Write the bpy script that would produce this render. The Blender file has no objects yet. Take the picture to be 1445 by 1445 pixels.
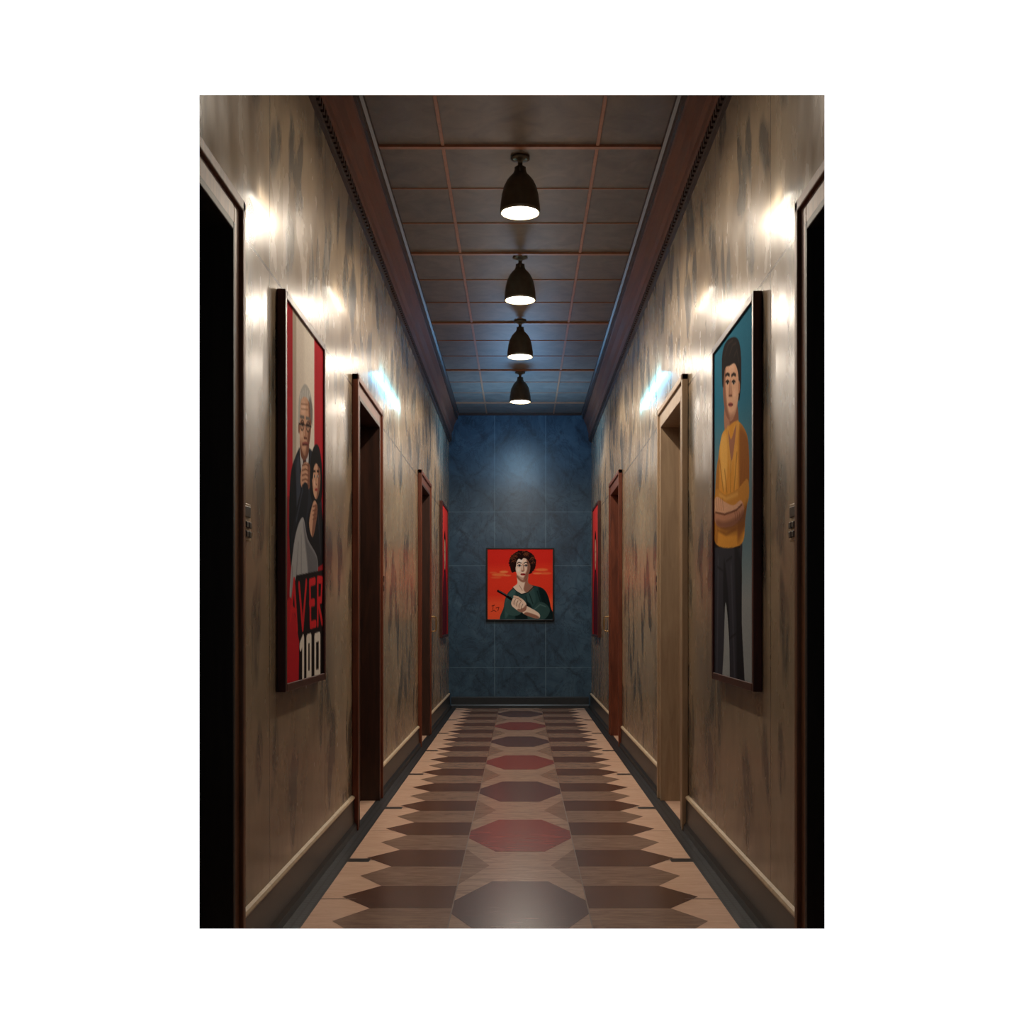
import bpy, bmesh, math, random
import numpy as np
from mathutils import Vector, Matrix
random.seed(3); np.random.seed(3)
sc=bpy.context.scene
sc.view_settings.view_transform='Standard'
sc.view_settings.look='None'
F=1575.0; CX=734.0; CY=872.0; EYE=1.129; W=0.893; D=14.0; H=EYE+2.569; Y0=2.40
# ------------------------------------------------------------------ helpers
def lin(c):
    r=[]
    for v in c[:3]:
        v=v/255.0
        r.append(v/12.92 if v<=0.04045 else ((v+0.055)/1.055)**2.4)
    return (*r,1.0)
def link(ob,parent=None):
    sc.collection.objects.link(ob)
    if parent is not None: ob.parent=parent
    return ob
def empty(name,loc=(0,0,0)):
    e=bpy.data.objects.new(name,None); e.location=loc; e.empty_display_size=0.1
    sc.collection.objects.link(e); return e
class MB:
    def __init__(s): s.v=[];s.f=[];s.m=[]
    def box(s,a,b,m=0):
        x0,y0,z0=[min(a[i],b[i]) for i in range(3)]; x1,y1,z1=[max(a[i],b[i]) for i in range(3)]
        n=len(s.v)
        s.v+=[(x0,y0,z0),(x1,y0,z0),(x1,y1,z0),(x0,y1,z0),(x0,y0,z1),(x1,y0,z1),(x1,y1,z1),(x0,y1,z1)]
        for q in [(3,2,1,0),(4,5,6,7),(0,1,5,4),(1,2,6,5),(2,3,7,6),(3,0,4,7)]:
            s.f.append(tuple(n+i for i in q)); s.m.append(m)
    def poly(s,pts,m=0):
        n=len(s.v); s.v+=list(pts); s.f.append(tuple(range(n,n+len(pts)))); s.m.append(m)
    def prism(s,prof,y0,y1,m=0,axis='y'):
        n=len(s.v);k=len(prof)
        for y in (y0,y1):
            for (x,z) in prof: s.v.append((x,y,z) if axis=='y' else (y,x,z))
        for i in range(k):
            j=(i+1)%k; s.f.append((n+i,n+j,n+k+j,n+k+i)); s.m.append(m)
        s.f.append(tuple(n+i for i in range(k))[::-1]); s.m.append(m)
        s.f.append(tuple(n+k+i for i in range(k))); s.m.append(m)
    def lathe(s,prof,c,m=0,seg=40,axis='z'):
        n=len(s.v);k=len(prof)
        for i in range(seg):
            a=2*math.pi*i/seg
            for (r,z) in prof:
                p=(r*math.cos(a),r*math.sin(a),z)
                if axis=='x': p=(p[2],p[0],p[1])
                s.v.append((c[0]+p[0],c[1]+p[1],c[2]+p[2]))
        for i in range(seg):
            j=(i+1)%seg
            for t in range(k-1):
                s.f.append((n+i*k+t,n+j*k+t,n+j*k+t+1,n+i*k+t+1)); s.m.append(m)
    def tube(s,pts,r,m=0,seg=10):
        pts=[Vector(p) for p in pts]; n=len(s.v)
        for i,p in enumerate(pts):
            d=(pts[min(i+1,len(pts)-1)]-pts[max(i-1,0)]).normalized()
            up=Vector((0,0,1)) if abs(d.z)<0.9 else Vector((0,1,0))
            a=d.cross(up).normalized(); b=d.cross(a)
            for k in range(seg):
                t=2*math.pi*k/seg; q=p+a*math.cos(t)*r+b*math.sin(t)*r
                s.v.append(tuple(q))
        for i in range(len(pts)-1):
            for k in range(seg):
                l=(k+1)%seg
                s.f.append((n+i*seg+k,n+i*seg+l,n+(i+1)*seg+l,n+(i+1)*seg+k)); s.m.append(m)
        s.f.append(tuple(n+k for k in range(seg))); s.m.append(m)
        s.f.append(tuple(n+(len(pts)-1)*seg+k for k in range(seg))); s.m.append(m)
    def obj(s,name,mats,parent=None,smooth=False,bevel=0,recalc=True):
        me=bpy.data.meshes.new(name); me.from_pydata(s.v,[],s.f)
        for mt in mats: me.materials.append(mt)
        me.polygons.foreach_set('material_index',s.m)
        if recalc:
            bm=bmesh.new(); bm.from_mesh(me); bmesh.ops.recalc_face_normals(bm,faces=bm.faces); bm.to_mesh(me); bm.free()
        if smooth: me.polygons.foreach_set('use_smooth',[True]*len(me.polygons))
        ob=bpy.data.objects.new(name,me); link(ob,parent)
        if bevel:
            b=ob.modifiers.new('bevel','BEVEL'); b.width=bevel; b.segments=2; b.limit_method='ANGLE'
        return ob
# ------------------------------------------------------------------ materials
class NT:
    def __init__(s,name):
        s.mat=bpy.data.materials.new(name); s.mat.use_nodes=True; s.t=s.mat.node_tree
        s.b=s.t.nodes['Principled BSDF']; s.c=None
    def n(s,typ,**k):
        nd=s.t.nodes.new(typ)
        for a,b in k.items(): setattr(nd,a,b)
        return nd
    def l(s,a,b): s.t.links.new(a,b)
    def obj(s):
        if s.c is None: s.c=s.n('ShaderNodeTexCoord')
        return s.c.outputs['Object']
    def mapping(s,scale,rot=(0,0,0),loc=(0,0,0),vec=None):
        m=s.n('ShaderNodeMapping'); m.inputs['Scale'].default_value=scale; m.inputs['Rotation'].default_value=rot; m.inputs['Location'].default_value=loc
        s.l(vec if vec is not None else s.obj(),m.inputs['Vector']); return m.outputs[0]
    def noise(s,scale=(1,1,1),sc_=5,det=4,rough=.5,dist=0,rot=(0,0,0)):
        t=s.n('ShaderNodeTexNoise'); t.inputs['Scale'].default_value=sc_; t.inputs['Detail'].default_value=det
        t.inputs['Roughness'].default_value=rough; t.inputs['Distortion'].default_value=dist
        s.l(s.mapping(scale,rot),t.inputs['Vector']); return t.outputs['Fac']
    def ramp(s,fac,stops):
        r=s.n('ShaderNodeValToRGB'); e=r.color_ramp.elements
        e[0].position,e[0].color=stops[0]; e[1].position,e[1].color=stops[-1]
        for p,c in stops[1:-1]:
            x=e.new(p); x.color=c
        s.l(fac,r.inputs[0]); return r.outputs[0]
    def mix(s,fac,a,b,mode='MIX'):
        m=s.n('ShaderNodeMix',data_type='RGBA',blend_type=mode)
        for v,i in ((fac,0),(a,6),(b,7)):
            if isinstance(v,(int,float,tuple)): m.inputs[i].default_value=v
            else: s.l(v,m.inputs[i])
        return m.outputs[2]
    def math(s,op,a,b=None,c=None):
        m=s.n('ShaderNodeMath',operation=op)
        for i,v in enumerate((a,b,c)):
            if v is None: continue
            if isinstance(v,(int,float)): m.inputs[i].default_value=v
            else: s.l(v,m.inputs[i])
        return m.outputs[0]
    def bump(s,h,st=.2,d=.01):
        b=s.n('ShaderNodeBump'); b.inputs['Strength'].default_value=st; b.inputs['Distance'].default_value=d
        s.l(h,b.inputs['Height']); s.l(b.outputs[0],s.b.inputs['Normal'])
    def done(s,col,rough=.5,spec=.5,metal=0):
        if isinstance(col,tuple): s.b.inputs['Base Color'].default_value=col
        else: s.l(col,s.b.inputs['Base Color'])
        if isinstance(rough,(int,float)): s.b.inputs['Roughness'].default_value=rough
        else: s.l(rough,s.b.inputs['Roughness'])
        s.b.inputs['Specular IOR Level'].default_value=spec; s.b.inputs['Metallic'].default_value=metal
        return s.mat
K=(0,0,0,1); WH=(1,1,1,1)
def seam(N,sock,period,off,width):
    a=N.math('ADD',sock,off); a=N.math('DIVIDE',a,period); a=N.math('FRACT',a)
    a=N.math('SUBTRACT',a,.5); a=N.math('ABSOLUTE',a)
    return N.math('GREATER_THAN',a,.5-width/period/2)
def wall_mat():
    N=NT('marbled_panel')
    base=N.ramp(N.noise((1,.7,.6),1.5,4,.55,.8),[(.3,lin((136,119,99))),(.5,lin((158,140,116))),(.7,lin((178,160,134)))])
    grain=N.ramp(N.noise((1,2.0,.8),5,4,.6,.6),[(.3,(.88,.88,.88,1)),(.7,(1.03,1.03,1.03,1))])
    c=N.mix(1.0,base,grain,'MULTIPLY')
    xyz=N.n('ShaderNodeSeparateXYZ'); N.l(N.obj(),xyz.inputs[0])
    cmb=N.n('ShaderNodeCombineXYZ'); N.l(xyz.outputs[1],cmb.inputs[0]); N.l(xyz.outputs[2],cmb.inputs[1]); N.l(N.math('MULTIPLY',xyz.outputs[0],0.0),cmb.inputs[2])
    for rot,loc,sx_,sy_,thr in ((.40,(0,0,0),2.2,1.15,.25),(-.5,(3.3,5.1,0),2.5,1.3,.23),(.15,(7.7,1.2,0),3.2,1.05,.21)):
        r0=N.n('ShaderNodeVectorRotate',rotation_type='Z_AXIS'); N.l(cmb.outputs[0],r0.inputs['Vector']); r0.inputs['Angle'].default_value=rot
        mp=N.mapping((sx_,sy_,1),(0,0,0),loc,r0.outputs[0])
        nz=N.n('ShaderNodeTexNoise'); nz.inputs['Scale'].default_value=1.8; nz.inputs['Detail'].default_value=2.5
        N.l(mp,nz.inputs['Vector'])
        add=N.n('ShaderNodeVectorMath',operation='MULTIPLY_ADD'); N.l(nz.outputs['Color'],add.inputs[0]); add.inputs[1].default_value=(.7,.5,0); N.l(mp,add.inputs[2])
        v=N.n('ShaderNodeTexVoronoi',voronoi_dimensions='2D'); v.inputs['Scale'].default_value=1.0
        N.l(add.outputs[0],v.inputs['Vector'])
        m=N.ramp(v.outputs['Distance'],[(thr-.09,WH),(thr,K)])
        sp=N.n('ShaderNodeSeparateXYZ'); N.l(v.outputs['Color'],sp.inputs[0])
        keep=N.math('GREATER_THAN',sp.outputs[0],.35)
        fine=N.ramp(N.noise((1,4,1.2),4.0,3,.6,.8,(rot,0,0)),[(.34,(.25,)*3+(1,)),(.52,WH)])
        m=N.mix(1.0,m,fine,'MULTIPLY'); m=N.math('MULTIPLY',m,keep); m=N.math('MULTIPLY',m,.80)
        c=N.mix(m,c,lin((76,76,72)))
    sy=seam(N,xyz.outputs[1],1.13,.54,.008)
    z=N.math('SUBTRACT',xyz.outputs[2],EYE+1.235); z=N.math('ABSOLUTE',z); sz=N.math('LESS_THAN',z,.006)
    s_=N.math('MAXIMUM',sy,sz)
    c=N.mix(N.math('MULTIPLY',s_,.7),c,lin((46,40,34)))
    h=N.math('SUBTRACT',N.math('MULTIPLY',N.noise((1,1,1),3,2),.6),N.math('MULTIPLY',s_,1.0))
    N.bump(h,.10,.006)
    rg=N.ramp(N.noise((1,2,1),4,3),[(.3,(.20,)*3+(1,)),(.7,(.30,)*3+(1,))])
    return N.done(c,rg,.5)
def blue_mat():
    N=NT('blue_slate_panel')
    c=N.ramp(N.noise((1,1,1),2.4,6,.7,1.0),[(.3,lin((40,60,76))),(.5,lin((54,79,97))),(.72,lin((74,100,117)))])
    xyz=N.n('ShaderNodeSeparateXYZ'); N.l(N.obj(),xyz.inputs[0])
    n1=N.math('MULTIPLY',N.math('SUBTRACT',N.noise((1,1,1),2.2,4,.6,.4),.5),.75)
    u=N.math('ADD',N.math('DIVIDE',xyz.outputs[0],.64),n1); u=N.math('ABSOLUTE',N.math('SUBTRACT',N.math('FRACT',N.math('ADD',u,10.5)),.5))
    v=N.math('DIVIDE',N.math('SUBTRACT',xyz.outputs[2],EYE-.62),.78); v=N.math('ABSOLUTE',N.math('SUBTRACT',N.math('FRACT',N.math('ADD',v,10.0)),.5))
    dd=N.math('ABSOLUTE',N.math('SUBTRACT',N.math('ADD',u,v),.5))
    vein=N.ramp(dd,[(0.0,WH),(.08,K)])
    br=N.ramp(N.noise((1,1,1),7,5,.7,1.5),[(.38,K),(.6,WH)])
    vein=N.mix(1.0,vein,br,'MULTIPLY')
    c=N.mix(N.math('MULTIPLY',vein,.7),c,lin((24,38,50)))
    v2=N.ramp(N.noise((1.6,1,1),2.0,6,.65,2.2,(0,.7,0)),[(.47,K),(.5,WH),(.53,K)])
    c=N.mix(N.math('MULTIPLY',v2,.5),c,lin((28,44,58)))
    sx=seam(N,xyz.outputs[0],.64,.32,.012)
    z=None
    for zz in (EYE+1.33,EYE+.655,EYE-.62):
        q=N.math('LESS_THAN',N.math('ABSOLUTE',N.math('SUBTRACT',xyz.outputs[2],zz)),.005)
        z=q if z is None else N.math('MAXIMUM',z,q)
    s_=N.math('MAXIMUM',sx,z)
    c=N.mix(N.math('MULTIPLY',s_,.35),c,lin((112,140,154)))
    N.bump(N.math('SUBTRACT',N.noise((1,1,1),14,4),s_),.15,.006)
    return N.done(c,.30,.4)
def wood_mat(name,a,b,rough=.4,scale=(10,10,1),spec=.4):
    N=NT(name)
    g=N.noise(scale,3,5,.6,.8)
    c=N.ramp(g,[(.3,lin(a)),(.7,lin(b))]); N.bump(g,.08,.003)
    return N.done(c,rough,spec)
def flat_mat(name,c,rough=.5,spec=.4,metal=0,var=.12):
    N=NT(name)
    g=N.noise((1,1,1),30,3)
    cc=N.mix(1.0,lin(c),N.ramp(g,[(.3,(1-var,)*3+(1,)),(.7,(1+var,)*3+(1,))]),'MULTIPLY')
    return N.done(cc,rough,spec,metal)
def tile_mat(name,a,b,rot=0.0,rough=.24,scale=(1,5,1)):
    N=NT(name)
    g=N.noise(scale,4.5,6,.65,1.8,(0,0,rot))
    c=N.ramp(g,[(.28,lin(a)),(.72,lin(b))]); N.bump(g,.06,.003)
    return N.done(c,rough,.4)
def emis_mat(name,c,st):
    N=NT(name); N.b.inputs['Base Color'].default_value=(.9,.9,.9,1)
    N.b.inputs['Emission Color'].default_value=c; N.b.inputs['Emission Strength'].default_value=st
    return N.mat
M_wall=wall_mat(); M_blue=blue_mat()
M_redwood=wood_mat('mahogany_wood',(82,40,26),(124,64,42))
M_dkwood=wood_mat('dark_walnut',(44,27,21),(68,41,30))
M_black=wood_mat('black_stained_wood',(30,27,25),(46,41,36),.5)
M_casing=wood_mat('brown_casing_wood',(92,60,42),(132,88,60),.45)
M_beige=wood_mat('beige_casing_wood',(156,132,108),(182,158,130))
M_base=flat_mat('baseboard_charcoal',(38,42,45),.35)
M_cream=flat_mat('cream_bead',(206,186,158),.4)
M_ceil=wood_mat('ceiling_panel',(90,79,72),(114,101,91),.5,(2,2,2))
M_rib=flat_mat('ceiling_rib_wood',(150,102,76),.45)
M_corn=wood_mat('cornice_mahogany',(88,48,34),(120,70,48),.34,(8,1,8))
M_corndk=wood_mat('cornice_dark',(48,31,26),(66,44,36),.42,(8,1,8))
M_metal=flat_mat('bronze_shade_metal',(92,86,76),.34,.5,.6)
M_inner=flat_mat('shade_reflector',(220,205,170),.3,.5,.3)
M_brass=flat_mat('aged_brass',(170,140,100),.3,.5,.8)
M_plate=flat_mat('beige_plate',(186,168,140),.35)
M_button=flat_mat('dark_button',(40,36,32),.4)
M_frame=wood_mat('poster_frame_wood',(52,24,22),(80,38,32),.35)
M_fblk=flat_mat('black_frame',(18,17,18),.35)
M_glass=emis_mat('lamp_diffuser',(1,.90,.74,1),9.0)
# ------------------------------------------------------------------ front wall (stands for the white surround, self-lit by added emission, with opening)
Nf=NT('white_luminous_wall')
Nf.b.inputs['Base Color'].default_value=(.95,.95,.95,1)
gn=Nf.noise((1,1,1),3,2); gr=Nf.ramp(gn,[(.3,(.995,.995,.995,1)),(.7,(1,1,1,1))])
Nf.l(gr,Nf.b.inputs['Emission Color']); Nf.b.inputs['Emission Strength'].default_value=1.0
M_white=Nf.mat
M_back=flat_mat('front_wall_inner_plaster',(60,52,46),.7)
def P(px,py,d): return ((px-CX)*d/F, d, EYE+(CY-py)*d/F)
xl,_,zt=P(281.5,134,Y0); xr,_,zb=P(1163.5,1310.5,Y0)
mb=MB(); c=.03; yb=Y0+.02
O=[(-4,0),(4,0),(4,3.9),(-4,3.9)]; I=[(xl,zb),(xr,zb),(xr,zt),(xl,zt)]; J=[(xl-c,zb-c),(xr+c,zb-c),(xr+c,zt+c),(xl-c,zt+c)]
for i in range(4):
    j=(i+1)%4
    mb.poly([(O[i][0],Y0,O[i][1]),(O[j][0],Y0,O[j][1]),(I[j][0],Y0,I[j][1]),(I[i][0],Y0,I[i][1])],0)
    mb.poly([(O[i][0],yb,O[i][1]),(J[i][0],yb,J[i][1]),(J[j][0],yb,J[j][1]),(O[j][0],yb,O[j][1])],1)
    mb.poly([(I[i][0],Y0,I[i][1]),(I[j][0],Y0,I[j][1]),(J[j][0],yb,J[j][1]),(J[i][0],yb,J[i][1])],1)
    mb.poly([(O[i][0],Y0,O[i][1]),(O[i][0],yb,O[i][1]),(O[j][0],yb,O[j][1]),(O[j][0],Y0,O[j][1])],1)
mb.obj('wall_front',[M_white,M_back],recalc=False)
# ------------------------------------------------------------------ side walls with door openings
ZD=2.33
doors={-1:[(2.50,3.40),(6.02,6.92),(9.84,10.74)], 1:[(2.50,3.40),(6.02,6.92),(9.84,10.74)]}
TH=.30; REC=.20; YS=yb
for s,name in ((-1,'wall_left'),(1,'wall_right')):
    mb=MB(); y=YS
    for (a,b) in doors[s]:
        mb.box((s*W,y,0),(s*(W+TH),a,H))
        mb.box((s*W,a,ZD),(s*(W+TH),b,H))
        mb.box((s*(W+REC+.05),a,0),(s*(W+TH),b,ZD))
        y=b
    mb.box((s*W,y,0),(s*(W+TH),D,H))
    mb.obj(name,[M_wall])
mb=MB(); mb.box((-W-TH,D,0),(W+TH,D+.15,H)); mb.obj('wall_back',[M_blue])
# ------------------------------------------------------------------ doors
def door(name,s,a,b,mcase,mjamb,mslab):
    e=empty(name,(s*W,(a+b)/2,0))
    inv=Vector((-s*W,-(a+b)/2,0))
    cw=.085; pr=.022
    def add(mb,nm,mats,**k):
        o=mb.obj(nm,mats,None,**k); o.parent=e; o.location=inv; return o
    m=MB()
    x0=s*(W-.001)
    for (u0,u1) in ((a-cw,a),(b,b+cw)):
        m.box((x0,u0,0),(s*(W-pr),u1,ZD+cw))
        o0,o1=(u0-.012,u0+.022) if u0<a-.01 else (u1-.022,u1+.012)
        m.box((x0,o0,0),(s*(W-pr-.012),o1,ZD+cw+.012))
    m.box((x0,a,ZD),(s*(W-pr),b,ZD+cw))
    m.box((x0,a-cw-.012,ZD+cw-.022),(s*(W-pr-.012),b+cw+.012,ZD+cw+.012))
    add(m,'casing',[mcase],bevel=.004)
    m=MB(); jt=.025
    m.box((s*(W-pr-.004),a,0),(s*(W+REC),a+jt,ZD)); m.box((s*(W-pr-.004),b-jt,0),(s*(W+REC),b,ZD)); m.box((s*(W-pr-.004),a+jt,ZD-jt),(s*(W+REC),b-jt,ZD))
    m.box((s*(W+.09),b-jt-.015,0),(s*(W+.13),b-jt,ZD-jt))
    add(m,'jamb',[mjamb],bevel=.003)
    m=MB(); X=s*(W+REC-.045)
    m.box((X,a+jt,0),(s*(W+REC),b-jt,ZD-jt))
    XX=s*(W+REC-.06); L0=a+jt;L1=b-jt
    for (u0,u1,z0,z1) in ((L0,L0+.11,0,ZD-jt),(L1-.11,L1,0,ZD-jt),(L0+.11,L1-.11,0,.24),(L0+.11,L1-.11,.95,1.09),(L0+.11,L1-.11,ZD-.16,ZD-jt)):
        m.box((X,u0,z0),(XX,u1,z1))
    for z0,z1 in ((.30,.89),(1.15,ZD-.22)):
        m.box((X,L0+.17,z0),(s*(W+REC-.055),L1-.17,z1))
    add(m,'slab',[mslab],bevel=.005)
    m=MB(); kx=s*(W+REC-.06)
    pf=[(0.0001,0),(.028,0),(.028,.006),(.012,.01),(.012,.03),(.026,.04),(.03,.055),(.02,.068),(.0001,.07)]
    m.lathe([(r,-s*h) for r,h in pf],(kx,L0+.06,1.02),seg=20,axis='x')
    add(m,'knob',[M_brass],smooth=True)
    return e
door('door_1',-1,*doors[-1][0],M_casing,M_black,M_black)
door('door_2',-1,*doors[-1][1],M_redwood,M_dkwood,M_dkwood)
door('door_3',-1,*doors[-1][2],M_redwood,M_dkwood,M_dkwood)
door('door_4',1,*doors[1][0],M_casing,M_black,M_black)
door('door_5',1,*doors[1][1],M_beige,M_beige,M_dkwood)
door('door_6',1,*doors[1][2],M_redwood,M_redwood,M_dkwood)
# ------------------------------------------------------------------ baseboards
for s,name in ((-1,'baseboard_left'),(1,'baseboard_right')):
    mb=MB(); y=YS
    segs=[]
    for (a,b) in doors[s]:
        segs.append((y,a-.098)); y=b+.098
    segs.append((y,D))
    for a,b in segs:
        if b-a<.02: continue
        g=lambda L:[(s*(W-t),z) for t,z in L]
        mb.prism(g([(0,0),(.028,0),(.026,.03),(.014,.045),(.012,.168),(0,.168)]),a,b,0)
        mb.prism(g([(0,.168),(.015,.168),(.017,.175),(.012,.184),(0,.188)]),a,b,1)
    mb.obj(name,[M_base,M_cream])
mb=MB(); mb.prism([(D,0),(D-.03,0),(D-.028,.03),(D-.018,.045),(D-.016,.13),(D-.004,.145),(D,.145)],-W+.033,W-.033,0,axis='x')
mb.obj('baseboard_back',[M_base])
# ------------------------------------------------------------------ cornices
ZC=EYE+2.2
for s,name in ((-1,'trim_1'),(1,'trim_2')):
    mb=MB()
    g=lambda L:[(s*(W-t),z) for t,z in L]
    mb.prism(g([(0,ZC),(.018,ZC),(.022,ZC+.012),(.022,ZC+.05),(0,ZC+.05)]),YS,D,1)
    mb.prism(g([(0,ZC+.05),(.034,ZC+.05),(.038,ZC+.07),(.036,ZC+.12),(.05,ZC+.15),(.066,ZC+.22),(.09,ZC+.27),(.094,ZC+.29),(0,ZC+.29)]),YS,D,0)
    mb.prism(g([(0,ZC+.29),(.108,ZC+.29),(.112,ZC+.30),(.112,ZC+.33),(.127,ZC+.34),(.127,H),(0,H)]),YS,D,1)
    y=4.0
    while y<D-.03:
        mb.box((s*(W-.021),y,ZC+.012),(s*(W-.036),y+.03,ZC+.046),1); y+=.055
    mb.obj(name,[M_corn,M_corndk])
mb=MB(); mb.box((-W+.128,D-.02,H-.03),(W-.128,D,H)); mb.obj('trim_3',[M_corndk])
# ------------------------------------------------------------------ ceiling
mb=MB(); mb.box((-W-TH,YS,H),(W+TH,D+.15,H+.12),0)
xi=W-.128
for x in (-.42,.42): mb.box((x-.009,YS,H-.008),(x+.009,D-.02,H),1)
ymaj=[6.07-3.6,6.07-1.8,6.07,7.85,9.7,11.55,13.3]
for y in ymaj: 
    if y>YS: mb.box((-xi,y-.016,H-.014),(xi,y+.016,H),1)
for a,b in zip(ymaj[:-1],ymaj[1:]):
    for t in (.34,.67):
        y=a+(b-a)*t
        if y>YS+.02: mb.box((-xi,y-.005,H-.005),(xi,y+.005,H),1)
mb.obj('ceiling',[M_ceil,M_rib])
# ------------------------------------------------------------------ floor
T_beige=tile_mat('floor_beige_tile',(220,180,156),(244,208,184),.5)
T_brown=tile_mat('floor_brown_tile',(72,46,38),(112,76,60),.7)
T_grey=tile_mat('floor_taupe_tile',(118,92,80),(162,134,116),.9)
T_purp=tile_mat('floor_plum_tile',(74,54,56),(106,80,78),.3)
T_red=tile_mat('floor_red_glow_tile',(116,54,52),(150,80,74),.3)  # reddish tiles; the tint also paints in the red portrait's reflection
T_lgrey=tile_mat('floor_light_taupe_tile',(136,112,100),(188,160,142),-.7)
def mosaic():
    N=NT('floor_border_mosaic')
    v=N.n('ShaderNodeTexVoronoi'); v.distance='CHEBYCHEV'; v.inputs['Scale'].default_value=34; v.inputs['Randomness'].default_value=.1
    N.l(N.obj(),v.inputs['Vector'])
    c=N.ramp(v.outputs['Distance'],[(.3,lin((52,55,60))),(.46,lin((12,13,15)))])
    return N.done(c,.4,.35)
T_mos=mosaic(); T_bar=flat_mat('floor_dark_bar',(46,42,42),.35); T_grout=flat_mat('floor_grout',(100,78,68),.6)
mb=MB(); mb.box((-W-TH,YS,-.15),(W+TH,D+.15,0),0)
e1=.0006; e2=.0011
def P2(pts,z,m): mb.poly([(x,y,z) for x,y in pts],m)
for s in (-1,1):
    P2([(s*.80,YS),(s*W,YS),(s*W,D),(s*.80,D)][::s],e1,6)
p=.73; ystart=4.72-p*3
half=p/2; q=.264
n=int((D-ystart)/half)+1
for i in range(n+1):
    ya=ystart+i*half-half/2-.2; yb_=ya+half
    if ya>=D-.03: break
    yb_=min(yb_,D); ym=(ya+yb_)/2; ya=max(ya,YS)
    for s in (-1,1):
        far=.72 if i%2==0 else .70
        pts=[(s*q,ya),(s*.585,ya),(s*far,ym),(s*.585,yb_),(s*q,yb_)]
        if s<0: pts=pts[::-1]
        P2(pts,e1,2 if i%2==0 else 3)
for i in range(int((D-ystart)/p)+1):
    ya=ystart+i*p; yb_=min(ya+p,D)
    if ya>D-.1: break
    P2([(-q,ya),(q,ya),(q,yb_),(-q,yb_)],e1,5)
    ym=(ya+yb_)/2
    if i%2==0:
        t=min(yb_+.06,D)
        P2([(-q+.002,ym-.10),(-.12,ya-.06),(.12,ya-.06),(q-.002,ym-.10),(q-.002,ym+.10),(.12,t),(-.12,t),(-q+.002,ym+.10)],e2,4 if i%4!=0 else 7)
    else:
        P2([(-q+.002,ya+.0),(-.14,ym),(-q+.002,yb_-.0)],e2,3); P2([(q-.002,ya+.0),(q-.002,yb_-.0),(.14,ym)],e2,3)
y=5.20-1.43*2
while y<D:
    for s in (-1,1):
        pts=[(s*.70,y-.035),(s*.80,y-.035),(s*.80,y+.035),(s*.70,y+.035)]
        P2(pts[::s],e2,8)
    y+=1.43
y=5.20-1.43*2+.715
while y<D:
    for s in (-1,1): P2([(s*.66,y-.003),(s*.80,y-.003),(s*.80,y+.003),(s*.66,y+.003)][::s],e2,9)
    y+=.715
for x in (-.264,.264):
    P2([(x-.0025,YS),(x+.0025,YS),(x+.0025,D),(x-.0025,D)],e2+.0003,9)
mb.obj('floor',[T_beige,T_beige,T_brown,T_grey,T_purp,T_lgrey,T_mos,T_red,T_bar,T_grout],recalc=False)
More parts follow.
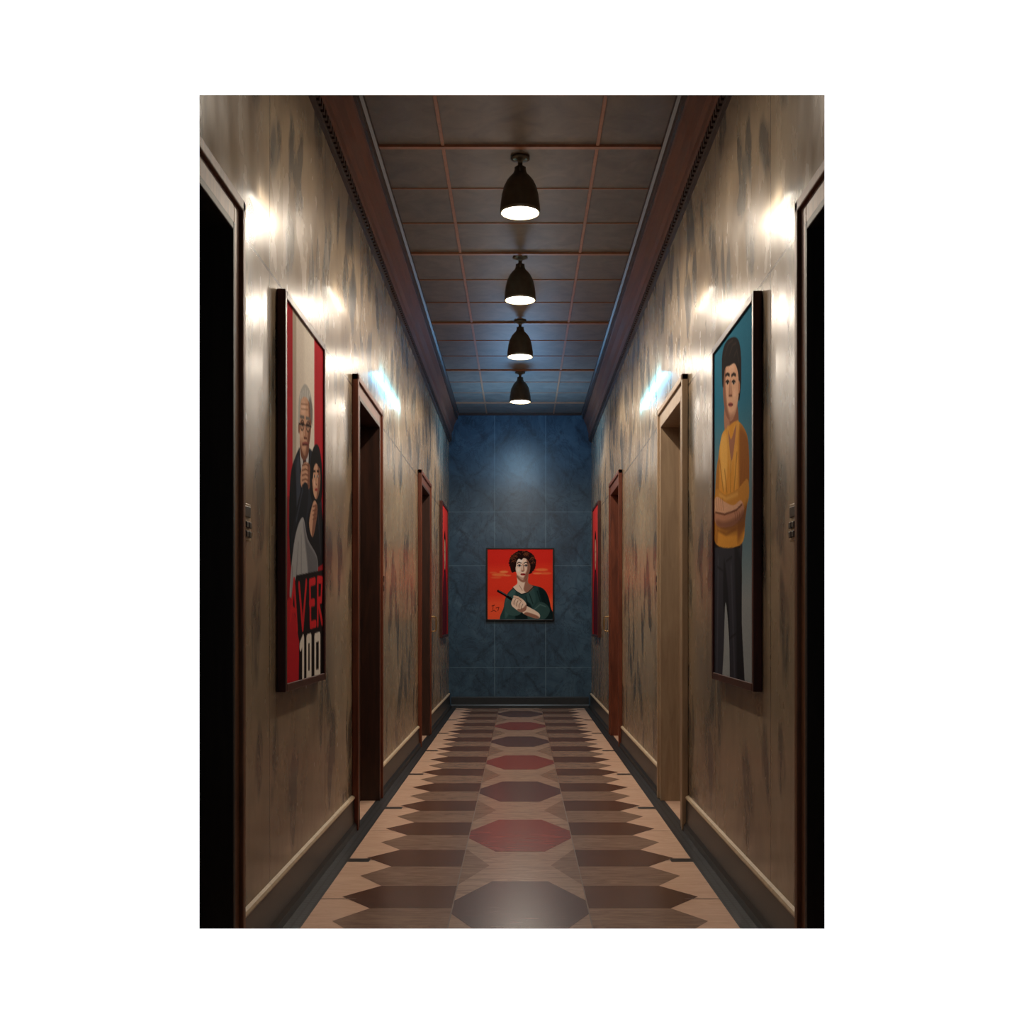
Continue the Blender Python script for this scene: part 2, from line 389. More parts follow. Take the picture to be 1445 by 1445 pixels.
# ------------------------------------------------------------------ painter
def catmull(pts,n=6):
    pts=np.array(pts,float);k=len(pts);out=[]
    for i in range(k):
        p0,p1,p2,p3=pts[i-1],pts[i],pts[(i+1)%k],pts[(i+2)%k]
        for t in np.linspace(0,1,n,endpoint=False):
            out.append(.5*((2*p1)+(-p0+p2)*t+(2*p0-5*p1+4*p2-p3)*t*t+(-p0+3*p1-3*p2+p3)*t**3))
    return np.array(out)
class Art:
    def __init__(s,nu,nv,u0,u1,v0,v1,mp,bg):
        s.u0,s.u1,s.v0,s.v1=u0,u1,v0,v1; s.nu,s.nv=nu,nv; s.mp=mp
        s.U,s.V=np.meshgrid(np.linspace(u0,u1,nu),np.linspace(v0,v1,nv))
        s.C=np.zeros((nv,nu,3)); s.C[:]=np.array(bg)/255.
        s.soft=abs(u1-u0)/nu*.8
    def blend(s,a,col):
        a=a[...,None]; s.C=s.C*(1-a)+np.array(col)/255.*a
    def mask(s,pts,soft=1,smooth=True):
        p=catmull(pts) if smooth else np.array(pts,float)
        p=np.array([s.mp(*q) for q in p])
        d=np.full(s.U.shape,1e9); ins=np.zeros(s.U.shape,bool)
        for i in range(len(p)):
            a=p[i];b=p[(i+1)%len(p)]; ab=b-a; L=max(ab@ab,1e-14)
            t=np.clip(((s.U-a[0])*ab[0]+(s.V-a[1])*ab[1])/L,0,1)
            d=np.minimum(d,np.hypot(s.U-a[0]-t*ab[0],s.V-a[1]-t*ab[1]))
            cr=((a[1]>s.V)!=(b[1]>s.V))
            if cr.any():
                xx=(b[0]-a[0])*(s.V-a[1])/((b[1]-a[1]) if b[1]!=a[1] else 1e-12)+a[0]
                ins^=cr&(s.U<xx)
        sd=np.where(ins,d,-d)
        return np.clip(sd/(s.soft*soft)+.5,0,1)
    def poly(s,pts,col,al=1,soft=1,smooth=True,clip=None):
        m=s.mask(pts,soft,smooth)*al
        if clip is not None: m=m*clip
        s.blend(m,col); return m
    def ell(s,cx,cy,rx,ry,col,al=1,soft=1,rot=0,clip=None):
        c,n=math.cos(rot),math.sin(rot)
        return s.poly([(cx+rx*math.cos(t)*c-ry*math.sin(t)*n,cy+rx*math.cos(t)*n+ry*math.sin(t)*c) for t in np.linspace(0,2*math.pi,22,endpoint=False)],col,al,soft,False,clip)
    def line(s,pts,w,col,al=1,clip=None,soft=1):
        p=[np.array(s.mp(*q)) for q in pts]; d=np.full(s.U.shape,1e9)
        for a,b in zip(p[:-1],p[1:]):
            ab=b-a; L=max(ab@ab,1e-14)
            t=np.clip(((s.U-a[0])*ab[0]+(s.V-a[1])*ab[1])/L,0,1)
            d=np.minimum(d,np.hypot(s.U-a[0]-t*ab[0],s.V-a[1]-t*ab[1]))
        m=np.clip((w/2-d)/(s.soft*soft)+.5,0,1)*al
        if clip is not None: m=m*clip
        s.blend(m,col)
    def mesh(s,name,pos,mat,flip):
        n=np.random.rand(s.nv,s.nu,1)*.05+.975
        C=np.clip(s.C*n,0,1); C=np.where(C<=.04045,C/12.92,((C+.055)/1.055)**2.4)
        vs=[pos(u,v) for u,v in zip(s.U.ravel(),s.V.ravel())]
        fs=[]
        for j in range(s.nv-1):
            for i in range(s.nu-1):
                a=j*s.nu+i; q=(a,a+1,a+1+s.nu,a+s.nu); fs.append(q[::-1] if flip else q)
        me=bpy.data.meshes.new(name); me.from_pydata(vs,[],fs); me.materials.append(mat)
        at=me.color_attributes.new('paint','FLOAT_COLOR','POINT')
        at.data.foreach_set('color',np.concatenate([C.reshape(-1,3),np.ones((s.nu*s.nv,1))],1).ravel().astype(np.float32))
        return bpy.data.objects.new(name,me)
DEP=.034; XP=W-DEP; fw=.030; XA=W-DEP+.008
zt_=EYE+1.207; zb_=EYE-.273
def mpL(px,py):
    d=XP*F/abs(px-CX); return d,EYE+(CY-py)*d/F
def art_left(a,b):
    A=Art(150,300,a,b,zb_+fw,zt_-fw,mpL,(186,30,44))
    SK=(212,166,138); SKd=(124,78,62); SKh=(240,204,180)
    A.poly([(416,380),(446,440),(446,700),(416,720)],(228,218,206),1,1,False)
    A.poly([(432,380),(446,440),(446,700),(432,720)],(242,234,222),.7,14,False)
    A.poly([(416,380),(421,390),(421,720),(416,720)],(190,176,160),1,4,False)
    A.poly([(405,560),(415,560),(416,870),(405,900)],(196,34,50),1,1,False)
    A.poly([(405,700),(470,700),(470,1000),(405,1000)],(160,26,38),1,1,False)
    B=A.poly([(413,672),(420,644),(428,630),(441,634),(450,652),(456,700),(458,780),(452,800),(430,800),(415,806),(411,740)],(36,41,54))
    A.poly([(413,672),(418,652),(421,700),(419,800),(413,800),(409,740)],(16,19,27),.85,5,True,B)
    A.poly([(421,660),(425,646),(427,700),(425,740),(422,720)],(66,74,92),.8,5,True,B)
    A.poly([(426,632),(430,628),(438,632),(437,672),(432,694),(428,668)],(206,206,208))
    A.poly([(431,642),(434,642),(436,680),(433,704),(430,680)],(52,26,34))
    A.line([(425,634),(428,672),(432,700)],.012,(14,16,22)); A.line([(439,636),(438,672),(433,700)],.012,(14,16,22))
    A.poly([(427,610),(438,612),(438,640),(432,650),(427,640)],SKd)
    M=A.poly([(425,580),(427,560),(433,552),(439,560),(442,586),(441,612),(438,632),(433,643),(428,632),(425.4,608)],SK)
    A.poly([(438,556),(444,586),(443,615),(438,640),(434,644),(437,612),(438.5,590)],SKd,.9,7,True,M)
    A.poly([(425,622),(430,636),(436,636),(440,620),(440,650),(425,650)],SKd,.5,6,True,M)
    A.ell(431,576,3.4,9,SKh,.8,8,0,M); A.ell(428.6,614,2,6,SKh,.6,5,0,M)
    A.line([(428,570),(437,571)],.006,SKd,.6,M); A.line([(428,577),(437,578)],.006,SKd,.5,M)
    A.poly([(424,596),(424.4,568),(427,552),(433,542),(440,552),(443.6,574),(443,600),(441,588),(439.6,570),(434,560),(428,564),(426.4,580),(425.6,600)],(186,184,180))
    for x in (427,430,433,436,439): A.line([(x,562),(x+.8,548+abs(x-433)*1.2)],.007,(236,234,230),.9)
    A.poly([(440,560),(443.6,576),(443,600),(441,588),(439,568)],(110,106,104),.8,3)
    A.ell(424.8,604,.9,8,SKd)
    for (x,y) in ((429.4,600),(437.4,602)):
        A.ell(x,y,2.8,8,(50,40,40)); A.ell(x,y,2.2,6.4,(190,144,120)); A.ell(x,y-.6,1.2,2.2,(210,190,178)); A.ell(x,y-.6,.8,2.4,(24,18,18)); A.line([(x-2,y-3.4),(x+2,y-3.2)],.007,(80,50,42))
        A.line([(x-2.6,y-12),(x+2.4,y-11)],.013,(120,110,104))
    A.line([(425,598),(442,602)],.006,(30,24,26))
    A.poly([(432.6,600),(434.4,602),(435.6,616),(433.6,620),(431.6,617)],(190,134,108),1,1.5); A.line([(431.8,618),(435.6,618.6)],.008,(104,58,46)); A.line([(432.8,602),(432.4,614)],.007,SKh)
    A.line([(429.6,627),(433.6,625.6),(437.4,627)],.014,(150,78,72)); A.line([(429.8,627.4),(437,627.6)],.006,(70,34,34))
    A.line([(429,618),(428.4,630)],.006,SKd,.7); A.line([(438,618),(439,630)],.006,(90,54,44),.7)
    H_=A.poly([(427,672),(430,656),(435,652),(440,658),(441,684),(435,692),(428,686)],SK)
    A.poly([(437,652),(442,660),(442,690),(435,694),(437,676)],SKd,.8,4,True,H_)
    for q in (657,664,671,678,685): A.line([(429,q),(434,q-2),(439,q+1)],.006,SKd)
    A.poly([(413,770),(418,735),(430,684),(438,690),(434,735),(425,780)],(26,30,40)); A.line([(421,735),(430,690)],.014,(62,70,88),.8,None,3)
    A.poly([(440,684),(441.6,646),(447,628),(453,632),(457,660),(457,700),(450,714),(443,708)],(18,14,18))
    M=A.poly([(443,666),(445.6,650),(451,650),(454.6,668),(453.6,690),(449.6,704),(445,696)],SK)
    A.poly([(451,650),(456,668),(454,692),(449,706),(451.4,680)],SKd,.85,5,True,M); A.ell(446.6,682,1.4,4,SKh,.7,4,0,M)
    A.poly([(442,668),(444,644),(450,638),(456,658),(453.4,660),(449,654),(445.6,660),(444,676)],(16,12,16))
    for x in (446.4,451.2):
        A.ell(x,672,1.2,2,(230,220,210)); A.ell(x,672,.7,2.2,(16,10,10)); A.line([(x-1.4,665),(x+1.4,665)],.009,(20,12,12))
    A.ell(448.8,691,1.7,1.9,(160,50,52)); A.line([(448.9,673),(448.3,683),(449.6,684)],.006,SKd)
    A.poly([(437,730),(444,708),(450,710),(457,722),(460,792),(440,792),(436,764)],(24,24,32)); A.line([(452,730),(455,780)],.02,(50,52,66),.7,None,4)
    H_=A.poly([(439,738),(445,708),(450,712),(450,728),(444,758)],SK); A.poly([(447,716),(451,714),(450,732),(444,760),(443,750)],SKd,.8,4,True,H_)
    for q in (713,719,725,731): A.line([(444,q+2),(449,q)],.006,SKd)
    L=A.poly([(419,760),(430,730),(437,760),(450,786),(450,812),(440,830),(424,836),(417,852),(414,880),(412,830)],(172,174,178))
    A.poly([(431,738),(437,762),(450,786),(450,812),(440,828),(436,790)],(94,96,104),.85,8,True,L)
    for l in ([(424,766),(420,830)],[(428,756),(428,824)],[(416,800),(414,850)]): A.line(l,.01,(120,122,128),.8,L,3)
    A.poly([(405,860),(413,850),(421,812),(460,804),(470,990),(405,1010)],(26,16,20),1,1,False)
    A.poly([(405,850),(413,842),(416,850),(425,905),(424,990),(405,1000)],(200,32,44),1,1,False)
    R=(214,36,44); w=.034
    A.line([(413,872),(418,820),(422,888)],w,R); A.line([(415,860),(421,862)],w*.7,R)
    A.line([(425,826),(430,886),(435,822)],w,R)
    A.line([(447,820),(440,822),(441,882),(448,880)],w,R); A.line([(440,851),(446,850)],w,R)
    A.line([(457,878),(451,846),(451,818),(457,818),(456,846),(451,848),(451,880)],w,R)
    Wt=(236,230,220); w=.04
    A.line([(427,912),(430.6,902),(430.6,956)],w,Wt)
    A.line([(436.5,902),(441,900),(441,952),(436.5,954),(436.5,902)],w,Wt); A.line([(447.5,900),(453.5,898),(453.5,950),(447.5,952),(447.5,900)],w,Wt)
    return A
def art_right(a,b):
    A=Art(150,300,a,b,zb_+fw,zt_-fw,mpL,(36,120,152))
    A.poly([(990,620),(1080,600),(1080,1010),(990,1010)],(104,136,150),1,60,False)
    A.poly([(990,820),(1080,800),(1080,1010),(990,1010)],(158,164,168),.9,50,False)
    T=A.poly([(1007,752),(1041,752),(1044,800),(1044,880),(1048,1000),(1030,1000),(1026,900),(1021,850),(1018,930),(1012,1000),(1003,1000),(1005,880),(1005,800)],(50,51,62))
    A.poly([(1034,770),(1044,800),(1044,880),(1048,1000),(1038,1000),(1036,880)],(24,24,32),.9,10,True,T)
    A.poly([(1019,790),(1024,830),(1027,900),(1022,900),(1018,850)],(22,22,30),.85,6,True,T)
    for l in ([(1011,790),(1009,960)],[(1029,800),(1034,960)]): A.line(l,.02,(84,85,98),.6,T,7)
    for l in ([(1010,800),(1018,806)],[(1022,792),(1030,786)],[(1028,900),(1036,894)]): A.line(l,.008,(22,22,28),.7,T,2)
    A.line([(1007,768),(1041,768)],.028,(30,22,20)); A.line([(1021,768),(1024,768)],.024,(150,130,90))
    A.poly([(1021,570),(1036,565),(1039,606),(1029,620),(1020,606)],(150,98,74)); A.poly([(1020,575),(1026,590),(1027,612),(1020,606)],(198,146,116),.7,4)
    Y=(226,158,60)
    S=A.poly([(1011,646),(1016,614),(1025,602),(1037,594),(1047,604),(1053,625),(1054,680),(1049,730),(1043,768),(1008,768),(1006,720),(1008,670)],Y)
    A.poly([(1042,600),(1056,626),(1056,680),(1048,740),(1038,762),(1040,690),(1040,640)],(150,90,34),.9,10,True,S)
    A.poly([(1006,650),(1012,640),(1012,690),(1010,764),(1004,764)],(172,112,44),.8,6,True,S)
    A.poly([(1014,622),(1022,612),(1024,650),(1020,690),(1015,670)],(250,200,108),.7,8,True,S)
    A.poly([(1032,610),(1036,606),(1038,660),(1034,690)],(240,182,88),.6,6,True,S)
    A.poly([(1023,606),(1026,602),(1029,622),(1037,594),(1040,604),(1032,648),(1028,668),(1025,640)],(228,166,76))
    A.poly([(1025,608),(1029,620),(1036,600),(1032,640),(1028.6,648)],(172,116,88))
    A.line([(1028.6,650),(1028,694)],.006,(130,80,30)); 
    for l in ([(1013,650),(1018,692)],[(1037,640),(1033,692)],[(1045,650),(1041,690)],[(1020,664),(1023,694)],[(1010,748),(1022,754),(1036,746)],[(1048,650),(1047,690)]): A.line(l,.012,(146,90,34),.75,S,3)
    R_=A.poly([(1005,712),(1009,690),(1021,698),(1038,690),(1052,676),(1053,706),(1040,728),(1018,736),(1006,734)],(204,140,56))
    A.poly([(1008,732),(1022,736),(1040,728),(1053,706),(1050,744),(1020,752)],(124,74,30),.7,7,True,S)
    A.line([(1012,698),(1022,704),(1038,697)],.012,(240,188,100),.7,R_,4)
    A.poly([(1005,710),(1009,701),(1020,708),(1032,713),(1042,706),(1045,714),(1036,730),(1020,732),(1007,726)],(222,172,138))
    A.poly([(1006,724),(1020,724),(1034,720),(1045,710),(1046,724),(1034,740),(1016,744),(1007,738)],(190,134,104))
    A.poly([(1008,734),(1020,736),(1036,730),(1046,720),(1046,732),(1030,744),(1012,744)],(120,74,54),.7,4,True,S)
    for q in (1008.6,1011.4,1014.2,1017): A.line([(q,704),(q+.9,720)],.006,(136,88,64))
    A.line([(1007,723),(1020,726),(1036,720),(1044,712)],.008,(112,68,48))
    for q in (1034,1037,1040): A.line([(q,722),(q+1.6,735)],.006,(116,70,52))
    HC=(26,19,21)
    A.poly([(1017,536),(1017,502),(1024,482),(1034,478),(1041,492),(1043,530),(1040,566),(1034,540),(1020,530)],HC)
    SKr=(228,180,148)
    M=A.poly([(1017.6,545),(1018.6,518),(1024,506),(1034,507),(1039,525),(1039.4,556),(1036,580),(1029,594),(1022,586),(1018.6,566)],SKr)
    A.poly([(1016,540),(1018,508),(1022,500),(1021,540),(1023,570),(1027,592),(1022,592),(1016,566)],(140,90,70),.85,6,True,M)
    A.poly([(1018,574),(1024,584),(1034,582),(1039,566),(1042,600),(1018,600)],(150,98,76),.6,6,True,M)
    A.ell(1030,518,4,6,(244,206,178),.7,8,0,M); A.ell(1034,556,2.4,6,(244,202,172),.7,6,0,M)
    A.poly([(1016.4,540),(1016.6,500),(1024,480),(1037,477),(1042.6,498),(1042.8,545),(1040,548),(1038.6,526),(1034,513),(1027,516),(1021,519),(1019,532),(1018,546)],HC)
    for l in ([(1020,502),(1025,485),(1031,480)],[(1026,502),(1031,487),(1036,484)],[(1033,503),(1037,494),(1040,512)]): A.line(l,.007,(70,50,44),.7,None,2)
    for x in (1023.8,1032.4):
        A.ell(x,540,2.1,2.2,(210,190,178)); A.ell(x+.1,540,1.2,2.6,(20,14,14)); A.line([(x-2.4,538.8),(x,537),(x+2.4,538.6)],.008,(40,24,22)); A.line([(x-2.8,530),(x,527.6),(x+2.8,529.4)],.013,(44,30,28))
    A.poly([(1027,538),(1028.8,538),(1030.4,556),(1028.4,560),(1025.6,557)],(190,136,108),1,1.5); A.line([(1025.8,558.4),(1030.2,558.4)],.007,(110,64,50)); A.line([(1028.4,541),(1028.8,554)],.007,(246,212,186))
    A.ell(1028.2,571,3.3,3,(176,84,78)); A.line([(1025,571),(1031.4,571)],.006,(96,42,40)); A.ell(1040,546,1.3,9,(196,140,110))
    return A
DB=D-.04
def mpB(px,py): return (px-CX)*DB/F, EYE+(CY-py)*DB/F
u0,v0=mpB(686,876); u1,v1=mpB(782,773); fb=.018
def art_back():
    A=Art(220,232,u0+fb,u1-fb,v0+fb,v1-fb,mpB,(240,62,40))
    A.poly([(680,765),(790,765),(790,796),(680,800)],(230,48,36),1,30,False)
    A.poly([(680,846),(790,842),(790,880),(680,880)],(252,90,54),1,34,False)
    for (x,y,rx,ry,cc) in ((704,811,10,2.2,(250,142,76)),(711,807,6,1.6,(255,174,98)),(700,815,7,1.2,(244,116,66)),(764,804,9,2,(250,144,76)),(770,809,8,1.6,(246,124,68)),(758,809,6,1.2,(255,170,96)),(716,812,5,1,(250,160,96)),(696,808,5,1,(244,120,68))):
        A.ell(x,y,rx,ry,cc,.75,6)
    SKb=(248,216,188); SD=(144,92,72); SH=(255,238,220); G=(44,70,68)
    B=A.poly([(711,856),(714,842),(720,833),(729,827),(737,830),(746,826),(757,827),(767,831),(773,840),(777,856),(779,880),(710,880)],G)
    A.poly([(713,848),(719,836),(728,830),(725,846),(720,862),(713,872)],(74,104,98),.8,7,True,B)
    A.poly([(744,832),(752,830),(756,846),(750,856),(744,848)],(62,90,86),.7,8,True,B)
    A.poly([(760,828),(772,836),(780,856),(782,880),(768,880),(765,856)],(18,32,32),.9,9,True,B)
    A.poly([(730,858),(744,850),(750,858),(742,876),(728,876)],(16,28,28),.8,7,True,B)
    for l in ([(730,840),(727,852)],[(747,838),(752,852)],[(758,834),(763,850)],[(742,842),(745,854)],[(721,842),(719,858)],[(766,838),(770,856)]): A.line(l,.010,(18,30,30),.75,B,3)
    A.poly([(730,810),(744.5,810),(745,822),(752,828),(745,835),(736,838),(728,833),(723.5,829),(730,823)],SKb)
    A.poly([(739,810),(745,810),(745.4,822),(753,828),(745,836),(739,832),(741,820)],SD,.85,5); A.poly([(729,812),(745,811),(741,821),(734,820)],SD,.85,4)
    A.line([(733,826),(737,833)],.008,SD,.6,None,2); A.line([(723.5,829),(729,834.5),(736,838.5),(745,836),(753,828)],.009,(14,24,26))
    HR=(40,22,19)
    A.poly([(721,800),(719.6,791),(723,784),(730,779),(740,778),(749,780),(753.6,786),(754.6,796),(752,805),(747,810),(728,807),(723,808),(720.6,804)],HR)
    rs=np.random.RandomState(5)
    for k in range(30):
        t=k/30*2*math.pi
        if math.sin(t)>.62: continue
        A.ell(737.4+16.4*math.cos(t),794.5+15.4*math.sin(t),2.4+rs.rand(),2.2+rs.rand(),HR)
    M=A.poly([(727.2,797),(728,789),(733,785),(741,785),(746.6,789),(748.4,798),(747.2,807),(743.4,814.4),(738.4,818.6),(733,815.4),(728.6,808)],SKb)
    A.poly([(743,784),(750,790),(750,800),(748,809),(739,820),(740.4,812),(744,802)],SD,.95,6,True,M)
    A.ell(734,791,4,3,SH,.8,6,0,M); A.ell(731.6,804.5,2.2,2.8,SH,.8,5,0,M); A.poly([(730,812),(738,815),(745,811),(744,821),(732,821)],SD,.45,4,True,M)
    A.poly([(726.6,800),(726,789),(732,783),(742,782.6),(749,788),(749.6,802),(747.4,795),(744,789.6),(739,787.4),(736,790),(732,788.6),(729,793),(728,800)],HR)
    for k in range(46):
        t=rs.rand()*2*math.pi; r=.55+.5*rs.rand(); x=737.4+16*math.cos(t)*r; y=789.5+11*math.sin(t)*r
        if y>786 and abs(x-738)<11.5: continue
        s_=.8+rs.rand()
        A.line([(x-1.6*s_,y+.8),(x-.6*s_,y-.9),(x+.8*s_,y-.7),(x+1.6*s_,y+1)],.007,((128,70,42) if rs.rand()<.6 else (86,46,32)),.85)
    for x in (732.8,742.2):
        A.ell(x,798.2,2.7,1.9,(176,122,98),.8,2); A.ell(x,798.4,2.1,1.15,(242,234,226)); A.ell(x+.1,798.3,1.05,1.15,(20,14,14)); A.line([(x-2.4,798),(x-.6,796.9),(x+1,796.9),(x+2.5,798.2)],.008,(26,14,14)); A.line([(x-2.8,795),(x-.4,793.3),(x+2.8,794.6)],.011,(34,18,16))
    A.poly([(737.2,796),(738.6,796.4),(739.9,804.4),(738.2,806.2),(735.8,805.2)],(206,152,122),1,2); A.line([(738.9,797),(739.6,804)],.007,SD,.8); A.line([(735.7,805.8),(737.6,806.3),(739.9,805.6)],.007,(106,54,44)); A.line([(737.6,798),(737.4,803.6)],.006,SH)
    A.poly([(734.4,810.2),(736.6,808.9),(737.8,809.3),(739.2,808.9),(741.6,810.2),(739.6,811.9),(736.4,811.9)],(168,36,42)); A.line([(734.6,810.2),(741.4,810.2)],.005,(84,16,22)); A.ell(737.6,811.4,1.3,.35,(220,110,104))
    A.poly([(712,860),(715,849),(722,846),(728,852),(737,860),(732,868),(720,868)],(60,88,84),.95,3)
    A.poly([(751,860),(760,850),(770,852),(776,862),(768,874),(752,876),(744,870)],(54,80,76),.95,3); A.line([(752,862),(762,853),(770,856)],.012,(96,124,118),.7,None,4)
    H_=A.poly([(740,855),(749,858),(761,866),(760,873),(747,870),(737,864)],SKb); A.poly([(744,864),(760,870),(758,876),(740,868)],SD,.85,4,True,H_)
    A.line([(703,834),(712,839),(722,846),(733,852)],.030,(16,14,16)); A.line([(704,833.4),(716,840.4)],.007,(110,100,98))
    H_=A.poly([(722,848),(726,842),(733,843),(739,847),(743,853),(742,861),(735,864),(727,859),(722,854)],SKb)
    A.poly([(730,860),(738,858),(744,852),(744,864),(734,868)],SD,.8,4,True,H_)
    for k_ in range(4):
        x=724.4+k_*3.5; y=847+k_*2.3
        A.line([(x+1.6,y-3),(x-.8,y+1),(x-1,y+4.6)],.022,(240,204,174)); A.line([(x+3.1,y-1.6),(x+1,y+2.4),(x+.8,y+6)],.006,(120,72,54)); A.line([(x+1.4,y-2.6),(x-.2,y)],.006,SH)
    A.line([(736,847),(731,842.6),(725.4,841.4)],.021,(232,192,160)); A.line([(736,849),(731,844.6),(726,843.6)],.005,SD)
    for l in ([(694,855),(698,854)],[(696,854),(695.4,860)],[(693,863),(697,861),(700,863)],[(700,858),(704,857),(702.6,862)]): A.line(l,.006,(60,14,14))
    return A
def art_mat(rough=.85):
    N=NT('printed_artwork'); a=N.n('ShaderNodeAttribute'); a.attribute_name='paint'
    return N.done(a.outputs['Color'],rough,.03)
M_art=art_mat()
def side_frame(name,s,d0,d1,z0,z1,fw,art,mframe,dep=.03):
    e=empty(name,(s*(W-dep),(d0+d1)/2,(z0+z1)/2)); inv=-Vector(e.location)
    m=MB(); xa=s*(W-.001); xb=s*(W-dep); 
    m.box((xa,d0,z0),(xb,d0+fw,z1)); m.box((xa,d1-fw,z0),(xb,d1,z1))
    m.box((xa,d0+fw,z0),(xb,d1-fw,z0+fw)); m.box((xa,d0+fw,z1-fw),(xb,d1-fw,z1))
    m.box((xa,d0+fw,z0+fw),(s*(W-dep+.012),d1-fw,z1-fw))
    o=m.obj('frame',[mframe],e,bevel=.003); o.location=inv
    link(art,e); art.location=inv
    return e
d0=XP*F/(CX-403); d1=XP*F/(CX-460)
side_frame('framed_poster',-1,d0,d1,zb_,zt_,fw,art_left(d0+fw,d1-fw).mesh('picture',lambda u,v:(-XA,u,v),M_art,True),M_frame,DEP)
d0=XP*F/(1063-CX); d1=XP*F/(1004-CX)
side_frame('framed_poster',1,d0,d1,zb_,zt_,fw,art_right(d0+fw,d1-fw).mesh('picture',lambda u,v:(XA,u,v),M_art,False),M_frame,DEP)
for s in (-1,1):
    a,b=12.35,13.35; z0=EYE-.22; z1=EYE+1.30
    A=Art(60,90,a+.03,b-.03,z0+.03,z1-.03,lambda x,y:(x,y),(206,38,50))
    A.poly([(a,z0+.9),(b,z0+1.1),(b,z1),(a,z1)],(224,66,62),1,12,False)
    m_=(a+b)/2
    A.poly([(m_-.3,z0),(m_-.33,z0+.5),(m_-.1,z0+.78),(m_+.1,z0+.78),(m_+.33,z0+.5),(m_+.3,z0)],(90,36,48))
    A.ell(m_,z0+.98,.17,.24,(28,18,20)); A.ell(m_,z0+.95,.12,.18,(210,160,132)); A.ell(m_-.045,z0+.98,.018,.012,(20,14,14)); A.ell(m_+.045,z0+.98,.018,.012,(20,14,14)); A.ell(m_,z0+.86,.035,.012,(150,50,50))
    side_frame('framed_poster',s,a,b,z0,z1,.03,A.mesh('picture',lambda u,v,s=s:(s*XA,u,v),M_art,s<0),M_frame,DEP)
e=empty('framed_portrait',(0.0,DB,(v0+v1)/2)); inv=-Vector(e.location)
m=MB()
for a,b in (((u0,v0),(u0+fb,v1)),((u1-fb,v0),(u1,v1)),((u0+fb,v0),(u1-fb,v0+fb)),((u0+fb,v1-fb),(u1-fb,v1))):
    m.box((a[0],DB,a[1]),(b[0],D-.001,b[1]))
m.box((u0+fb,DB+.012,v0+fb),(u1-fb,D-.001,v1-fb))
o=m.obj('frame',[M_fblk],e,bevel=.003); o.location=inv
o=art_back().mesh('picture',lambda u,v:(u,DB+.010,v),M_art,False); link(o,e); o.location=inv
# ------------------------------------------------------------------ pendant lamps
for yl,pw in ((4.62,.45),(6.22,.95),(7.93,1),(9.65,1),(11.66,.85)):
    e=empty('pendant_lamp',(0,yl,H))
    m=MB()
    m.lathe([(.0001,-.001),(.052,-.001),(.054,-.012),(.03,-.022),(.014,-.026),(.013,-.052),(.026,-.056),(.03,-.066),(.03,-.08),(.036,-.084),(.038,-.094),(.055,-.110),(.075,-.135),(.092,-.17),(.103,-.215),(.109,-.26),(.112,-.295),(.112,-.312),(.106,-.314)],(0,0,0),0)
    m.lathe([(.106,-.314),(.105,-.295),(.100,-.26),(.09,-.215),(.07,-.16),(.0001,-.14)],(0,0,0),1)
    for t in range(3):
        a=t*2.094+.5; m.tube([(.03*math.cos(a),.03*math.sin(a),-.05),(.034*math.cos(a),.034*math.sin(a),-.09)],.005,0,8)
    m.obj('shade',[M_metal,M_inner],e,smooth=True)
    m=MB(); m.lathe([(.0001,-.322),(.04,-.319),(.08,-.309),(.1,-.296),(.0001,-.29)],(0,0,0),0)
    m.obj('diffuser',[M_glass],e,smooth=True)
    L=bpy.data.lights.new('lamp_light','SPOT'); L.energy=70*pw; L.color=(1,.86,.70); L.spot_size=math.radians(168); L.spot_blend=.5; L.shadow_soft_size=.04
    lo=bpy.data.objects.new('lamp_light',L); link(lo,e); lo.location=(0,0,-.37)
    L=bpy.data.lights.new('ceiling_fill','POINT'); L.energy=5.5*pw; L.color=(1,.86,.72); L.shadow_soft_size=.25  # added point light in mid-air below the lamp, brightens ceiling and upper walls
    lo=bpy.data.objects.new('ceiling_fill',L); link(lo,e); lo.location=(0,0,-.85)
def light(name,typ,loc,rot,energy,color,**k):
    L=bpy.data.lights.new(name,typ); L.energy=energy; L.color=color
    for a,b in k.items(): setattr(L,a,b)
    o=bpy.data.objects.new(name,L); link(o); o.location=loc; o.rotation_euler=rot; return o
for s in (-1,1):
    for y,en in ((6.42,7),(8.47,7),(10.27,12),(12.34,12)):
        light('added_streak_spot','SPOT',(s*(W-.10),y,ZC+.0),(0,s*math.radians(9),0),en,(1,.82,.60),spot_size=math.radians(40),spot_blend=.8,shadow_soft_size=.02)  # added spots with no fixture, draw the vertical light streaks on the walls
    for y,z,c,en,sz in ((3.98,1.45,(1,.90,.74),.20,.34),(5.54,1.58,(1,.90,.74),.24,.42),(7.7,1.56,(.10,.60,1),7.5,1.2)):
        light('added_highlight_area','AREA',(s*(W-.035),y,EYE+z),(0,s*math.radians(-90),0),en,c,shape='RECTANGLE',size=.02,size_y=sz)  # unseen area lights facing the wall, added to stand in for glossy highlights
light('blue_ceiling_fill','AREA',(0,12.4,H-1.0),(math.radians(180),0,0),26,(.20,.55,1),shape='DISK',size=.6)  # unseen upward light added to tint the far ceiling blue, no cove there
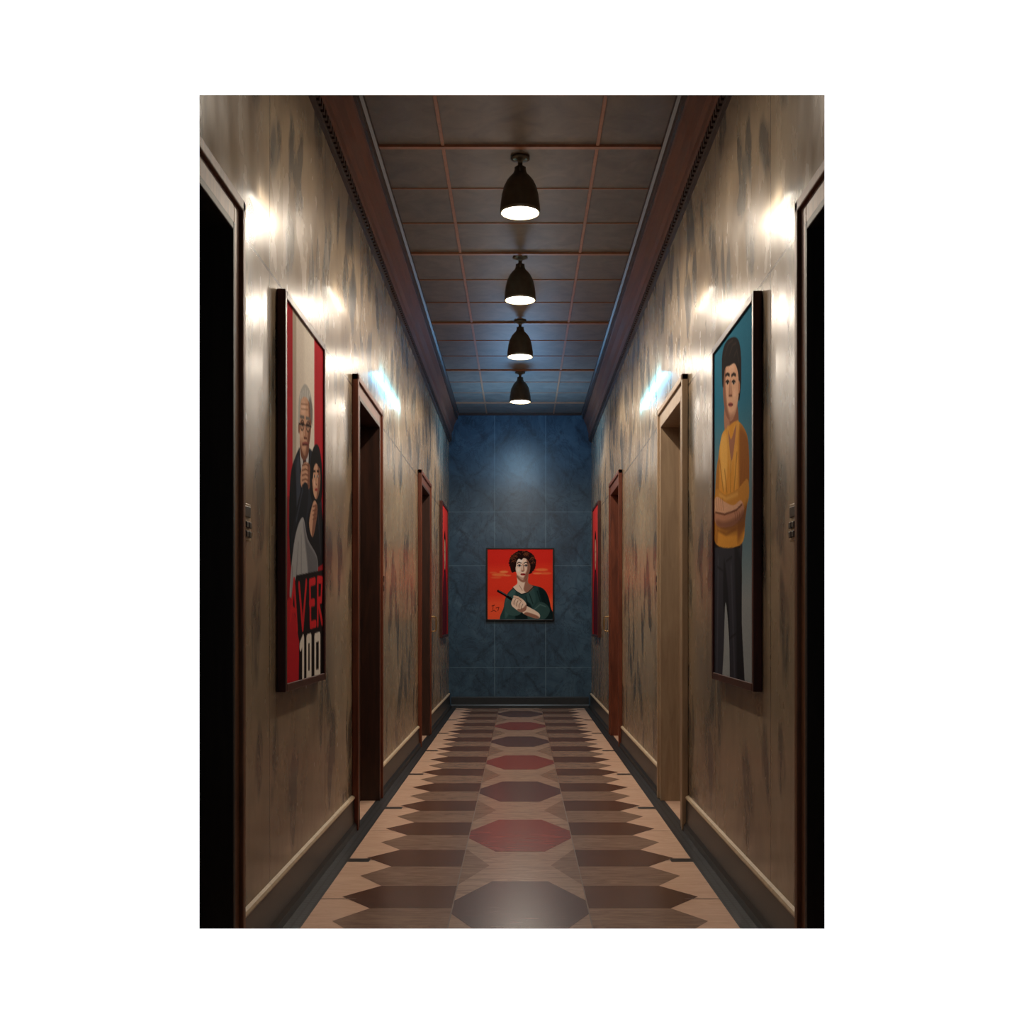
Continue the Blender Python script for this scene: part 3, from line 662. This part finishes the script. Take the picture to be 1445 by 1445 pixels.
light('blue_wall_fill','SPOT',(0,11.9,H-.35),(math.radians(48),0,0),52,(.5,.78,1),spot_size=math.radians(110),spot_blend=1.0,shadow_soft_size=.15)  # added spot without fixture, brightens the end wall
# ------------------------------------------------------------------ small wall fittings
for s in (-1,1):
    y=3.60; e=empty('intercom_panel',(s*W,y,EYE+.31))
    m=MB(); m.box((s*.001,-.05,-.06),(-s*.012,.05,.06),0)
    m.box((-s*.012,-.036,.015),(-s*.016,.036,.05),1)
    for i in range(2):
        for j in range(2): m.box((-s*.012,-.034+j*.038,-.05+i*.03),(-s*.02,-.004+j*.038,-.03+i*.03),1)
    m.obj('plate',[M_plate,M_button],e,bevel=.002)
    y=7.16; e=empty('light_switch',(s*W,y,EYE+.22))
    m=MB(); m.box((s*.001,-.04,-.075),(-s*.012,.04,.075),0); m.box((-s*.012,-.018,.01),(-s*.02,.018,.05),1); m.box((-s*.012,-.018,-.05),(-s*.02,.018,-.01),1)
    m.obj('plate',[M_plate,M_button],e,bevel=.002)
    y=11.15; e=empty('door_handle',(s*W,y,EYE-.06))
    m=MB(); m.box((s*.001,-.05,-.10),(-s*.008,.05,.10),1)
    m.tube([(-s*.006,0,-.075),(-s*.045,0,-.07),(-s*.055,0,-.05),(-s*.055,0,.05),(-s*.045,0,.07),(-s*.006,0,.075)],.009,0)
    m.obj('grip',[M_brass,M_plate],e)
# ------------------------------------------------------------------ world / camera
w=bpy.data.worlds.new('world'); sc.world=w; w.use_nodes=True
w.node_tree.nodes['Background'].inputs[0].default_value=(.85,.88,.95,1); w.node_tree.nodes['Background'].inputs[1].default_value=.15
cam=bpy.data.cameras.new('camera'); co=bpy.data.objects.new('camera',cam); link(co)
co.location=(0,0,EYE); co.rotation_euler=(math.radians(90),0,0)
cam.sensor_width=36; cam.sensor_fit='HORIZONTAL'; cam.lens=36*F/1445
cam.shift_x=-(CX-722.5)/1445; cam.shift_y=(CY-722.5)/1445
cam.clip_start=.05; cam.clip_end=100
sc.camera=co
